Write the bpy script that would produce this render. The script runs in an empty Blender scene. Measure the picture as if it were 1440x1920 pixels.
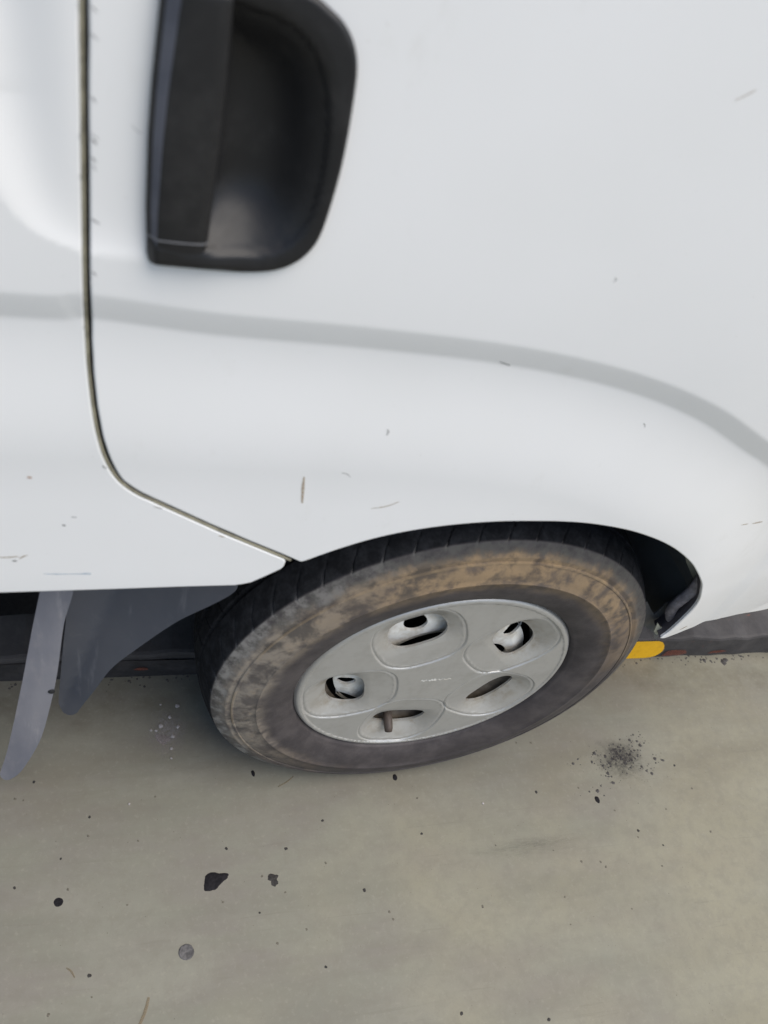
import bpy, bmesh, math, random
import numpy as np
from mathutils import Matrix, Vector
from mathutils.geometry import delaunay_2d_cdt

S = bpy.context.scene
C = S.collection
random.seed(7); rng = np.random.default_rng(7)
R = math.radians

# ------------------------------------------------------------ camera, sky, sun, exposure
cam_d = bpy.data.cameras.new("camera"); cam = bpy.data.objects.new("camera", cam_d); C.objects.link(cam)
right = Vector((.9559, .0177, .2932)); down = Vector((-.1757, -.7654, .6191)); fwd = Vector((.2353, -.6433, -.7285))
rows = np.array([[.9559, -.1757, .2353], [.0177, -.7654, -.6433], [.2932, .6191, -.7285]])
u_, s_, vt_ = np.linalg.svd(rows); rows = u_ @ vt_
cx, cy_, cz = rows
cam.matrix_world = Matrix(((cx[0], -cy_[0], -cz[0], -.441), (cx[1], -cy_[1], -cz[1], -.599), (cx[2], -cy_[2], -cz[2], 1.3657), (0, 0, 0, 1)))
cam_d.sensor_fit = 'HORIZONTAL'; cam_d.sensor_width = 36; cam_d.lens = 1627.23/1440*36
cam_d.clip_start = .05; cam_d.clip_end = 400
cam_d.dof.use_dof = True; cam_d.dof.focus_distance = 1.36; cam_d.dof.aperture_fstop = 6.5
S.camera = cam

SUN_EL, SUN_AZ = 64, 122          # degrees; azimuth is the compass heading the sun stands at (0 = +y, clockwise)
world = bpy.data.worlds.new("World"); S.world = world; world.use_nodes = True
wn = world.node_tree.nodes; wl = world.node_tree.links
sky = wn.new('ShaderNodeTexSky'); sky.sky_type = 'NISHITA'; sky.sun_disc = False
sky.sun_elevation = R(SUN_EL); sky.sun_rotation = R(SUN_AZ); sky.dust_density = 2.0; sky.ozone_density = 1.0; sky.air_density = 1.0
bg = wn['Background']; wl.new(sky.outputs[0], bg.inputs[0]); bg.inputs[1].default_value = .11
sun_d = bpy.data.lights.new("sun", 'SUN'); sun_d.energy = 2.35; sun_d.angle = R(60); sun_d.color = (1, .945, .862)
sun = bpy.data.objects.new("sun", sun_d); C.objects.link(sun)
to_sun = Vector((math.sin(R(SUN_AZ))*math.cos(R(SUN_EL)), math.cos(R(SUN_AZ))*math.cos(R(SUN_EL)), math.sin(R(SUN_EL))))
sun.rotation_euler = to_sun.to_track_quat('Z', 'Y').to_euler(); sun.location = (-1, -4, 5)
S.view_settings.view_transform = 'Standard'; S.view_settings.look = 'None'; S.view_settings.gamma = 1
S.view_settings.exposure = 0.66

# ------------------------------------------------------------ node helpers and materials
class N:
    """small helper that writes shader nodes"""
    def __init__(self, name):
        self.m = bpy.data.materials.new(name); self.m.use_nodes = True
        self.t = self.m.node_tree; self.p = self.t.nodes['Principled BSDF']; self.out = self.t.nodes['Material Output']
        self.co = self.t.nodes.new('ShaderNodeTexCoord').outputs['Object']
    def new(self, ty, **kw):
        n = self.t.nodes.new(ty)
        for k, v in kw.items(): setattr(n, k, v)
        return n
    def link(self, a, b): self.t.links.new(a, b)
    def put(self, sock, v):
        if isinstance(v, bpy.types.NodeSocket): self.link(v, sock)
        elif isinstance(v, (tuple, list)) and len(v) == 3 and sock.type == 'RGBA': sock.default_value = (*v, 1)
        else: sock.default_value = v
    def math(self, op, a, b=0.0, c=None):
        n = self.new('ShaderNodeMath', operation=op); self.put(n.inputs[0], a); self.put(n.inputs[1], b)
        if c is not None: self.put(n.inputs[2], c)
        return n.outputs[0]
    def noise(self, scale, detail=4, rough=.55, vec=None, stretch=None, dist=0.0):
        v = vec or self.co
        if stretch:
            mp = self.new('ShaderNodeMapping'); self.link(v, mp.inputs[0]); mp.inputs['Scale'].default_value = stretch; v = mp.outputs[0]
        n = self.new('ShaderNodeTexNoise'); self.link(v, n.inputs['Vector'])
        n.inputs['Scale'].default_value = scale; n.inputs['Detail'].default_value = detail; n.inputs['Roughness'].default_value = rough
        n.inputs['Distortion'].default_value = dist
        return n.outputs['Fac']
    def ramp(self, fac, *stops):
        n = self.new('ShaderNodeValToRGB'); self.put(n.inputs[0], fac); e = n.color_ramp.elements
        while len(e) < len(stops): e.new(.5)
        for i, (p, c) in enumerate(stops):
            e[i].position = p; e[i].color = (c, c, c, 1) if isinstance(c, (int, float)) else (*c, 1)
        return n.outputs[0]
    def rng(self, v, a, b, lo=0.0, hi=1.0, smooth=True):
        n = self.new('ShaderNodeMapRange'); n.interpolation_type = 'SMOOTHSTEP' if smooth else 'LINEAR'
        self.put(n.inputs[0], v); 
        for i, q in enumerate((a, b, lo, hi)): n.inputs[i+1].default_value = q
        return n.outputs[0]
    def mix(self, f, a, b, mode='MIX'):
        n = self.new('ShaderNodeMix', data_type='RGBA', blend_type=mode); self.put(n.inputs[0], f); self.put(n.inputs[6], a); self.put(n.inputs[7], b)
        return n.outputs[2]
    def xyz(self, v=None):
        n = self.new('ShaderNodeSeparateXYZ'); self.link(v or self.co, n.inputs[0]); return n.outputs
    def bump(self, h, strength=.3, dist=.001):
        n = self.new('ShaderNodeBump'); self.put(n.inputs['Height'], h); n.inputs['Strength'].default_value = strength; n.inputs['Distance'].default_value = dist
        self.link(n.outputs[0], self.p.inputs['Normal'])
    def set(self, **kw):
        names = dict(color='Base Color', rough='Roughness', metal='Metallic', spec='Specular IOR Level', coat='Coat Weight', coat_rough='Coat Roughness', alpha='Alpha')
        for k, v in kw.items(): self.put(self.p.inputs[names[k]], v)
        return self.m

def mat_paint():
    n = N("white_paint")
    big = n.noise(3.5, 3); fine = n.noise(900, 2, .7); grime = n.noise(16, 6, .65, stretch=(1, 1, .55))
    c = n.mix(n.rng(big, .35, .7), (.80, .797, .782), (.778, .776, .758))
    c = n.mix(n.rng(grime, .60, .80, 0, .30), c, (.60, .585, .53))
    c = n.mix(n.rng(n.noise(260, 2, .6), .735, .80, 0, .45), c, (.45, .42, .36))      # pinprick dirt
    n.set(color=c, rough=n.rng(grime, .3, .75, .30, .46), spec=.45, coat=.35, coat_rough=.22)
    n.bump(n.math('ADD', n.math('MULTIPLY', fine, .35), n.noise(6, 2)), .02, .002)
    return n.m
def mat_plain(name, col, rough=.5, var=.25, scale=40, spec=.5, metal=0., bump=.1, col2=None):
    n = N(name); a = n.noise(scale, 5, .6)
    c2 = col2 or tuple(v*(1-var) for v in col)
    n.set(color=n.mix(n.rng(a, .35, .68), col, c2), rough=n.rng(n.noise(scale*1.7, 3), .3, .7, rough*.85, min(1, rough*1.15)), spec=spec, metal=metal)
    if bump: n.bump(n.noise(scale*9, 3), bump, .001)
    return n.m
def mat_handle():
    n = N("black_plastic"); g = n.noise(1500, 2, .5); dust = n.noise(30, 6, .7)
    n.set(color=n.mix(n.rng(dust, .45, .8, 0, .35), (.0125, .0125, .0135), (.045, .043, .041)), rough=n.rng(dust, .3, .7, .40, .5), spec=.36)
    n.bump(g, .12, .0006); return n.m
def mat_tyre():
    n = N("dirty_rubber"); x, y, z = n.xyz()
    r = n.math('SQRT', n.math('ADD', n.math('MULTIPLY', x, x), n.math('MULTIPLY', z, z)))
    ang = n.math('ARCTAN2', z, x)
    wob = n.math('MULTIPLY', n.math('SUBTRACT', n.noise(22, 5, .65), .5), .030)
    rr = n.math('ADD', r, wob)
    cl = n.noise(30, 6, .62, dist=.25); cl2 = n.noise(11, 4, .6); streak = n.noise(110, 4, .6)
    # worn black rubber, a little purple where it is clean
    base = n.mix(n.rng(n.noise(26, 6, .65), .35, .7), (.046, .040, .041), (.078, .068, .067))
    # dried mud over the outer half of the wall
    band = n.math('MULTIPLY', n.rng(rr, .236, .268), n.rng(rr, .296, .311, 1, 0))
    # heavier above and behind the axle than low in front
    side = n.math('ADD', n.math('MULTIPLY', x, -.55), n.math('MULTIPLY', z, .85))
    heavy = n.rng(n.math('ADD', side, n.math('MULTIPLY', n.math('SUBTRACT', cl2, .5), .28)), -.19, .08, .0, 1)
    mudm = n.math('MULTIPLY', n.math('MULTIPLY', band, heavy), n.rng(cl, .36, .56, .22, 1))
    rear = n.rng(x, -.30, -.05, 1, 0)
    mud = n.mix(n.rng(cl2, .35, .65), (.36, .25, .138), (.25, .182, .112))
    mud = n.mix(n.math('MULTIPLY', rear, .85), mud, (.25, .228, .195))
    mud = n.mix(n.rng(streak, .5, .75, 0, .4), mud, (.29, .215, .135))
    c = n.mix(n.math('MULTIPLY', mudm, .92), base, mud)
    # scuffs of bare rubber through the mud
    c = n.mix(n.math('MULTIPLY', n.math('MULTIPLY', n.rng(n.noise(15, 5, .62, dist=.2), .52, .64), band), .8), c, (.060, .054, .050))
    # thin rings of dry dust on the raised lines of the wall
    ringm = n.math('MULTIPLY', n.rng(r, .2892, .2900), n.rng(r, .2918, .2926, 1, 0))
    c = n.mix(n.math('MULTIPLY', n.math('MULTIPLY', ringm, heavy), n.rng(n.noise(16, 4, .6), .4, .6, .0, .35)), c, (.32, .235, .135))
    # grey abraded shoulder
    sh = n.math('MULTIPLY', n.rng(rr, .296, .306), n.rng(r, .3165, .3185, 1, 0))
    c = n.mix(n.math('MULTIPLY', sh, n.rng(n.noise(85, 5, .7), .35, .65, .05, .7)), c, (.098, .096, .083))
    # low-lying part of the shoulder behind the axle is paler
    c = n.mix(n.math('MULTIPLY', n.math('MULTIPLY', sh, rear), n.rng(n.noise(34, 5, .7), .4, .62, 0, .7)), c, (.30, .285, .262))
    tr = n.rng(r, .3172, .3190)
    c = n.mix(tr, c, n.mix(n.rng(n.noise(60, 6, .7), .35, .75), (.013, .0135, .015), (.032, .033, .036)))
    # grey dust caught in the shoulder slots
    ph = n.math('FRACT', n.math('ADD', n.math('MULTIPLY', ang, 52/(2*math.pi)), n.math('ADD', 52.0, n.math('MULTIPLY', n.rng(y, .004, .050, 0, 1, False), .9))))
    slot = n.math('MULTIPLY', n.math('MULTIPLY', n.math('LESS_THAN', ph, .075), n.rng(y, .008, .030, 1, 0)), n.rng(r, .3160, .3180))
    c = n.mix(n.math('MULTIPLY', slot, n.rng(n.noise(24, 4, .6), .4, .6, .05, .5)), c, (.085, .085, .085))
    n.set(color=c, rough=n.mix(n.math('MAXIMUM', mudm, tr), (.6,)*3, (.95,)*3), spec=n.math('SUBTRACT', .32, n.math('MULTIPLY', tr, .24)))
    n.bump(n.math('ADD', n.math('MULTIPLY', cl, 1.0), n.math('MULTIPLY', streak, .5)), .35, .0022)
    return n.m
def mat_trim():
    n = N("silver_trim_paint"); g = n.noise(30, 6, .7); x, y, z = n.xyz()
    c = n.mix(n.rng(g, .4, .75), (.47, .463, .438), (.41, .40, .37))
    # brown dust that has settled in the pockets
    deep = n.rng(y, .002, .011)
    c = n.mix(n.math('MULTIPLY', deep, n.rng(n.noise(55, 5, .7), .40, .75, .05, .65)), c, (.27, .22, .15))
    c = n.mix(n.rng(n.noise(420, 3, .7), .70, .78, 0, .6), c, (.62, .62, .6))
    n.set(color=c, rough=n.rng(g, .3, .7, .36, .46), metal=.45, spec=.5, coat=.25, coat_rough=.3)
    n.bump(n.noise(700, 2), .04, .0006); return n.m
def mat_ground():
    n = N("worn_concrete"); x, y, z = n.xyz()
    big = n.noise(2.3, 4, .55); mid = n.noise(7.5, 5, .6, stretch=(.55, 1.5, 1)); st = n.noise(5, 5, .55, stretch=(.35, 3.2, 1)); fine = n.noise(420, 4, .75); tiny = n.noise(1300, 2, .6)
    c = n.mix(n.rng(mid, .38, .64), (.181, .178, .142), (.172, .160, .137))
    c = n.mix(n.rng(st, .42, .66, 0, .7), c, (.150, .148, .118))
    c = n.mix(n.rng(n.noise(4.2, 5, .6, stretch=(.7, 2.2, 1), dist=.6), .46, .66, 0, .55), c, (.205, .199, .163))
    c = n.mix(n.rng(n.math('ADD', big, n.math('MULTIPLY', n.math('ADD', x, n.math('MULTIPLY', y, -1.0)), .22)), .50, .82, 0, .75), c, (.230, .213, .150))  # paler to the right and towards the camera: stronger light painted in
    # hair-thin scuffs dragged along the lane
    hair = n.noise(34, 5, .7, stretch=(.16, 3.4, 1), dist=.5)
    c = n.mix(n.rng(hair, .60, .72, 0, .35), c, (.118, .112, .088))
    # a darker lane in front of the kerb, and a darker band along the wheel track
    lane = n.math('MULTIPLY', n.rng(n.math('ADD', y, n.math('MULTIPLY', n.math('SUBTRACT', mid, .5), .16)), .02, .15), n.rng(n.noise(14, 6, .7), .38, .7, .15, .7))
    c = n.mix(lane, c, (.108, .096, .067))
    track = n.math('MULTIPLY', n.rng(n.math('ABSOLUTE', n.math('ADD', y, n.math('ADD', -.0, n.math('MULTIPLY', n.math('SUBTRACT', big, .5), .2)))), .03, .14, 1, 0), n.rng(n.noise(9, 6, .65, stretch=(.5, 1.4, 1)), .38, .7, .0, .55))
    c = n.mix(track, c, (.146, .132, .098))
    c = n.mix(n.rng(n.noise(46, 6, .7), .40, .68, 0, .38), c, (.150, .140, .112))
    c = n.mix(n.rng(n.noise(120, 5, .72), .52, .72, 0, .32), c, (.262, .246, .200))
    c = n.mix(n.rng(fine, .54, .74, 0, .5), c, (.135, .128, .108))
    c = n.mix(n.rng(n.noise(520, 3, .7), .66, .78, 0, .35), c, (.36, .35, .30))
    c = n.mix(n.rng(n.noise(95, 3, .6), .735, .775, 0, .7), c, (.10, .09, .075))
    n.set(color=c, rough=n.rng(mid, .3, .7, .62, .82), spec=.3)
    n.bump(n.math('ADD', n.math('MULTIPLY', fine, .5), n.math('ADD', n.math('MULTIPLY', tiny, .35), n.noise(60, 4))), .22, .0012)
    return n.m
def mat_kerb():
    n = N("worn_kerb_paint"); g = n.noise(18, 6, .7)
    c = n.mix(n.rng(g, .35, .7), (.048, .045, .045), (.072, .067, .065))
    c = n.mix(n.rng(n.noise(70, 5, .7), .60, .75, 0, .6), c, (.045, .042, .042))
    c = n.mix(n.rng(n.noise(33, 5, .65, dist=1), .66, .73, 0, .55), c, (.20, .07, .045))
    n.set(color=c, rough=.75, spec=.3); n.bump(n.noise(160, 4, .7), .35, .0015); return n.m
def mat_mark(name, col, edge=.5, alpha=.8):
    """thin dried mark whose rim is broken up by noise"""
    n = N(name); a = n.noise(900, 3, .7)
    n.set(color=n.mix(n.noise(500, 3), col, tuple(v*.6 for v in col)), rough=.8, spec=.2, alpha=n.rng(a, .32, .58, edge*.3, alpha))
    return n.m
def mat_yellow():
    n = N("yellow_kerb_paint"); g = n.noise(45, 6, .7)
    c = n.mix(n.rng(g, .4, .72), (.86, .47, .010), (.74, .385, .010))
    c = n.mix(n.rng(n.noise(120, 4, .7), .66, .73, 0, .8), c, (.09, .075, .06))
    n.set(color=c, rough=.5, spec=.4); n.bump(n.noise(120, 4), .3, .001); return n.m
def mat_flap():
    n = N("faded_grey_plastic"); s = n.noise(9, 5, .6, stretch=(1.6, 1, .4)); f = n.noise(60, 6, .7, stretch=(1, 1, .35))
    c = n.mix(n.rng(s, .35, .68), (.150, .155, .185), (.215, .215, .240))
    c = n.mix(n.rng(f, .5, .8, 0, .45), c, (.29, .275, .275)); c = n.mix(n.rng(n.noise(26, 5, .65, stretch=(2.4, 1, .22)), .55, .72, 0, .55), c, (.36, .35, .36))  # last mix: pale upright streaks, highlights painted into the colour
    n.set(color=c, rough=.36, spec=.5); n.bump(f, .06, .001); return n.m
def mat_guard():
    n = N("blue_grey_plastic"); s = n.noise(7, 5, .6); f = n.noise(75, 6, .7)
    c = n.mix(n.rng(s, .35, .68), (.060, .068, .088), (.078, .084, .102))
    c = n.mix(n.rng(f, .58, .8, 0, .4), c, (.13, .135, .15)); c = n.mix(n.rng(n.noise(22, 5, .65, stretch=(2.6, 1, .3)), .56, .74, 0, .5), c, (.17, .175, .195))  # last mix: streaky highlights painted into the guard's colour
    n.set(color=c, rough=.34, spec=.5); n.bump(f, .06, .001); return n.m

M = dict(paint=mat_paint(), plastic=mat_handle(), tyre=mat_tyre(), trim=mat_trim(), ground=mat_ground(), kerb=mat_kerb(), yellow=mat_yellow(),
    flap=mat_flap(), guard=mat_guard(),
    cup=mat_plain("dusty_black_plastic", (.030, .029, .029), .40, .3, 14, .5, col2=(.075, .066, .056)),
    seam=mat_plain("dirty_seam", (.20, .20, .21), .7), edge=mat_plain("grip_edge_highlight", (.055, .060, .078), .38, .2, 30, col2=(.085, .09, .11)),  # grip edge: bluish sky highlight put into the colour
    seal=mat_plain("aged_door_seal", (.26, .24, .17), .7, .4, 60), gap=mat_plain("black_rubber", (.012, .012, .013), .8),
    liner=mat_plain("black_liner", (.085, .087, .086), .65, .3, 20), dark=mat_plain("dark_splash_panel", (.17, .18, .175), .65, .25, 12),
    olive=mat_plain("olive_tab_and_lit_liner", (.34, .34, .27), .7, .2, 25), flange=mat_plain("purple_grey_primer", (.070, .064, .073), .6, .3, 40),  # olive: the flange tab, and the liner painted as if facing the light
    torn=mat_plain("scuffed_grey_liner", (.200, .188, .205), .6, .6, 60), chassis=mat_plain("chassis_black", (.012, .012, .012), .8),
    rim=mat_plain("white_rim_paint", (.78, .77, .72), .5, .2, 45, col2=(.55, .51, .43)), dusty_steel=mat_plain("dusty_steel", (.15, .125, .095), .7, .5, 60), rust=mat_plain("rusty_steel", (.10, .062, .04), .8, .4, 90),
    valve=mat_plain("brown_rubber", (.075, .055, .042), .6), black_paint=mat_plain("black_kerb_paint", (.020, .019, .020), .7, .4, 30, col2=(.04, .036, .036)),
    red_paint=mat_mark("worn_red_paint", (.22, .075, .05), .6, .85), tar=mat_plain("dried_tar", (.012, .011, .013), .85, .3, 200, spec=.2, bump=.4), speck=mat_plain("dark_speck_tar", (.028, .025, .023), .85, .4, 200),
    speck_pale=mat_plain("brown_speck_tar", (.118, .106, .082), .85, .4, 200), gum=mat_plain("grey_trodden_gum", (.105, .10, .10), .7, .55, 160, col2=(.05, .048, .048), bump=.5),
    white_crumb=mat_plain("pale_grit", (.36, .335, .325), .8, .3, 200), straw=mat_mark("dry_straw", (.24, .19, .12), .7, .75), grit=mat_plain("black_grit", (.060, .055, .052), .85, .4, 200),
    scr_tan=mat_mark("tan_scratch", (.42, .30, .16), .5, .75), scr_grey=mat_mark("grey_scratch", (.30, .29, .27), .4, .6), scr_dark=mat_mark("dark_scratch", (.13, .12, .11), .6, .85),
    scr_rust=mat_mark("rust_scratch", (.52, .25, .12), .8, .85), scr_blue=mat_mark("blue_scratch", (.42, .56, .68), .4, .6))

# ------------------------------------------------------------ object helpers
def link(name, mesh, m=None, parent=None):
    o = bpy.data.objects.new(name, mesh); C.objects.link(o)
    if m is not None: mesh.materials.append(m)
    if parent is not None: o.parent = parent
    return o
def tag(o, label=None, cat=None, group=None, kind=None):
    if label: o['label'] = label
    if cat: o['category'] = cat
    if group: o['group'] = group
    if kind: o['kind'] = kind
    return o
def mesh_from(name, V, F, smooth=True, normals=None):
    me = bpy.data.meshes.new(name); me.from_pydata([tuple(map(float, v)) for v in V], [], [tuple(map(int, f)) for f in F]); me.update()
    me.polygons.foreach_set('use_smooth', [smooth]*len(me.polygons))
    if normals is not None: me.normals_split_custom_set_from_vertices([tuple(map(float, v)) for v in normals])
    return me
def box_bm(bm, lo, hi, bev=0):
    r = bmesh.ops.create_cube(bm, size=1); vs = r['verts']
    for v in vs: v.co = Vector([lo[i] + (v.co[i]+.5)*(hi[i]-lo[i]) for i in range(3)])
    if bev: bmesh.ops.bevel(bm, geom=list({e for v in vs for e in v.link_edges}), offset=bev, segments=2, affect='EDGES')
def bm_obj(name, bm, m, parent=None, smooth=False):
    me = bpy.data.meshes.new(name); bm.to_mesh(me); bm.free()
    me.polygons.foreach_set('use_smooth', [smooth]*len(me.polygons))
    return link(name, me, m, parent)
def resample(P, step, closed=True):
    P = np.asarray(P, float)
    if closed: P = np.vstack([P, P[:1]])
    L = np.concatenate([[0], np.cumsum(np.linalg.norm(np.diff(P, axis=0), axis=1))])
    n = max(3, int(round(L[-1]/step))); t = np.linspace(0, L[-1], n, endpoint=not closed)
    return np.stack([np.interp(t, L, P[:, 0]), np.interp(t, L, P[:, 1])], 1)
def loop_smooth(P, n=8):
    P = np.asarray(P, float); k = len(P); out = []
    for i in range(k):
        a, b, c, d = P[(i-1) % k], P[i], P[(i+1) % k], P[(i+2) % k]
        for j in range(n):
            t = j/n; out.append(.5*((2*b)+(c-a)*t+(2*a-5*b+4*c-d)*t*t+(3*b-a-3*c+d)*t**3))
    return np.array(out)
def area(P): x, z = P[:, 0], P[:, 1]; return .5*np.sum(x*np.roll(z, -1)-np.roll(x, -1)*z)
def inside(px, pz, P):
    r = np.zeros(px.shape, bool); n = len(P)
    for i in range(n):
        ax, az = P[i]; bx, bz = P[(i+1) % n]
        if az == bz: continue
        c = ((az > pz) != (bz > pz)); r ^= c & (px < (bx-ax)*(pz-az)/(bz-az)+ax)
    return r
def dist_loop(px, pz, P):
    best = np.full(px.shape, 1e9)
    for i in range(len(P)):
        ax, az = P[i]; bx, bz = P[(i+1) % len(P)]; dx, dz = bx-ax, bz-az; l2 = dx*dx+dz*dz+1e-18
        t = np.clip(((px-ax)*dx+(pz-az)*dz)/l2, 0, 1); best = np.minimum(best, (px-ax-t*dx)**2+(pz-az-t*dz)**2)
    return np.sqrt(best)
def sheet(name, outer, holes, step, depth, m, parent, hem=0., skirt=None, extra=None, drop=None):
    """a skin over the (x, z) outline: y = depth(x, z); rim rolled over by hem, turned in by skirt"""
    loops = [outer if area(outer) > 0 else outer[::-1]] + [h if area(h) < 0 else h[::-1] for h in holes]
    lo, hi = outer.min(0), outer.max(0); pts = []
    nx, nz = int((hi[0]-lo[0])/step)+1, int((hi[1]-lo[1])/step)+1
    gx, gz = np.meshgrid(np.arange(nx), np.arange(nz)); G = np.stack([lo[0]+(gx+.5*(gz % 2))*step, lo[1]+gz*step], -1).reshape(-1, 2)
    if drop is not None: G = drop(G)
    def ok(Q, mind):
        k = inside(Q[:, 0], Q[:, 1], loops[0])
        for h in loops[1:]: k &= ~inside(Q[:, 0], Q[:, 1], h)
        Q = Q[k]; d = np.full(len(Q), 1e9)
        for L in loops: d = np.minimum(d, dist_loop(Q[:, 0], Q[:, 1], L))
        return Q[d > mind]
    rings = []
    if hem:
        for f in (.12, .35, .65, 1.0, 1.6):
            for L in loops:
                t = np.roll(L, -1, 0)-np.roll(L, 1, 0); t /= np.linalg.norm(t, axis=1)[:, None]+1e-12
                rings.append(ok(L+np.stack([-t[:, 1], t[:, 0]], 1)*hem*f, hem*f*.93))
    G = ok(G, max(step*.5, hem*1.9)); pts = [*loops, *rings, G]
    if extra is not None: pts.append(ok(extra, step*.2))
    V2 = np.vstack(pts); edges = []; o = 0
    for L in loops: edges += [(o+i, o+(i+1) % len(L)) for i in range(len(L))]; o += len(L)
    vv, _, ff, *_ = delaunay_2d_cdt([Vector(p) for p in V2], edges, [], 0, 1e-7)
    V2 = np.array([tuple(v) for v in vv]); F = np.array(ff); cen = V2[F].mean(1)
    k = inside(cen[:, 0], cen[:, 1], loops[0])
    for h in loops[1:]: k &= ~inside(cen[:, 0], cen[:, 1], h)
    F = F[k]; a = V2[F]; ar = (a[:, 1, 0]-a[:, 0, 0])*(a[:, 2, 1]-a[:, 0, 1])-(a[:, 1, 1]-a[:, 0, 1])*(a[:, 2, 0]-a[:, 0, 0])
    F[ar < 0] = F[ar < 0][:, ::-1]
    def Y(x, z):
        y = depth(x, z)
        if hem:
            d = np.full(x.shape, 1e9)
            for L in loops: d = np.minimum(d, dist_loop(x, z, L))
            d = np.clip(hem-d, 0, hem); y = y + hem-np.sqrt(np.maximum(hem*hem-d*d, 0))
        return y
    x, z = V2.T; y = Y(x, z); e = 4e-4
    nx_, nz_ = (Y(x+e, z)-Y(x-e, z))/(2*e), (Y(x, z+e)-Y(x, z-e))/(2*e)
    if hem:   # on the rim itself only look inward
        pass
    Nn = np.stack([nx_, -np.ones_like(nx_), nz_], 1); Nn /= np.linalg.norm(Nn, axis=1)[:, None]
    V = np.stack([x, y, z], 1); Vs, Fs, Ns = [V], [tuple(f) for f in F], [Nn]; base = len(V)
    if skirt:
        for L in loops:
            t = np.roll(L, -1, 0)-np.roll(L, 1, 0); t /= np.linalg.norm(t, axis=1)[:, None]+1e-12
            out = np.stack([t[:, 1], np.zeros(len(L)), -t[:, 0]], 1); yy = Y(L[:, 0], L[:, 1])
            A = np.stack([L[:, 0], yy, L[:, 1]], 1); B = A+np.array([0, skirt, 0]); n = len(L)
            Vs += [A, B]; Ns += [out, out]
            Fs += [(base+i, base+n+i, base+n+(i+1) % n, base+(i+1) % n) for i in range(n)]; base += 2*n
    me = mesh_from(name, np.vstack(Vs), Fs, True, np.vstack(Ns))
    return link(name, me, m, parent)
def lathe(name, prof, m, parent, seg=128, closed=False):
    """turn (r, y) about the y axis"""
    n = len(prof); V = []; F = []
    for i in range(seg):
        a = 2*math.pi*i/seg
        V += [(r*math.cos(a), y, r*math.sin(a)) for r, y in prof]
    for i in range(seg):
        for j in range(n-1):
            a, b = i*n+j, ((i+1) % seg)*n+j; F.append((a, a+1, b+1, b))
    return link(name, mesh_from(name, V, F), m, parent)
def thick(o, t, off=0.):
    md = o.modifiers.new('thickness', 'SOLIDIFY'); md.thickness = t; md.offset = off; return o

def catmull(P,n=12):
    P=np.asarray(P,float); Q=np.vstack([2*P[0]-P[1],P,2*P[-1]-P[-2]]); out=[]
    for i in range(1,len(Q)-2):
        for k in range(n):
            t=k/n; a,b,c,d=Q[i-1:i+3]
            out.append(.5*((2*b)+(c-a)*t+(2*a-5*b+4*c-d)*t*t+(3*b-a-3*c+d)*t**3))
    out.append(P[-1]); return np.array(out)
def sstep(t):
    t=np.clip(t,0,1); return t*t*(3-2*t)
def facet(t,r):
    """0..1 ramp with straight flank and short rounded ends"""
    t=np.asarray(t,float); s=1/(1-r)
    a=np.clip(t,0,1); y=s*(a-r/2); y=np.where(a<r,s*a*a/(2*r),y); return np.where(a>1-r,1-s*(1-a)**2/(2*r),y)
def polydist(px,pz,L):
    """signed distance to an open polyline, positive on its left-hand side"""
    best=np.full(px.shape,1e9); sg=np.ones(px.shape)
    for (ax,az),(bx,bz) in zip(L[:-1],L[1:]):
        dx,dz=bx-ax,bz-az; l2=dx*dx+dz*dz
        t=np.clip(((px-ax)*dx+(pz-az)*dz)/l2,0,1)
        ex,ez=px-ax-t*dx,pz-az-t*dz; d=np.hypot(ex,ez); m=d<best-1e-9
        best=np.where(m,d,best); sg=np.where(m,np.sign(dx*(pz-az)-dz*(px-ax)),sg)
    return best*sg
CREASE=catmull([(-1.4,.925),(-.9,.921),(-.523,.9212),(-.464,.9258),(-.371,.9192),(-.24,.9172),(-.11,.9105),(.008,.8925),(.112,.8605),(.203,.814),(.2684,.7775),(.33,.725),(.375,.665),(.400,.600),(.406,.512),(.418,.406),(.428,.30)],6)
SCOOP=catmull([(-1.2,1.9),(-.62,1.20),(-.55,1.075),(-.523,1.026),(-.510,1.0073),(-.497,.997),(-.480,.9905),(-.468,.9870),(-.4626,.9853),(-.4206,.9856),(-.3,.986),(-.25,1.0)],5)
def off(x,z):
    """how far the van's side stands out (towards -y) at x along the van and height z"""
    x=np.asarray(x,float); z=np.asarray(z,float)
    d=polydist(x,z,CREASE)
    front=np.clip(x-.08,0,None)
    up=.0485-.0425*(z-.95+np.sqrt((z-.95)**2+.0081))
    low=.0395+.0130*sstep((.01-d)/.15)
    w=.027
    t=facet((d+.0005)/.0305,.16)
    fade=1-.68*sstep((.74-z)/.14)*sstep((x-.28)/.06)
    o=np.where(d>-.001,low+(up-low)*t*fade,low)
    # tuck in towards the sill
    o=o+.011*facet((.80-z)/.24,.3)*(1-sstep((x+.1)/.3))-.004*np.clip((.60-z)/.02,0,1.5)**2*(1-sstep((x+.1)/.3))-.005*np.clip((.53-z)/.1,0,1.5)**1.6*sstep((x-.0)/.2)
    o=o-.36*front**2*(1-.5*sstep((z-.8)/.25))
    return o
def scoop(x,z):
    s=polydist(x,z,SCOOP)
    k=sstep((-.472-x)/.045); s=np.clip(s,0,None)
    t=s/.012
    a=.0042*(1-np.exp(-t*t/(t+.25)))*sstep((-.385-x)/.02)
    return a*(1-k)+k*np.clip(.030*(1-np.exp(-(s/.050)**1.3))-.18*s,0,1)
def surf(x,z): return off(x,z)-scoop(x,z)


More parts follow.
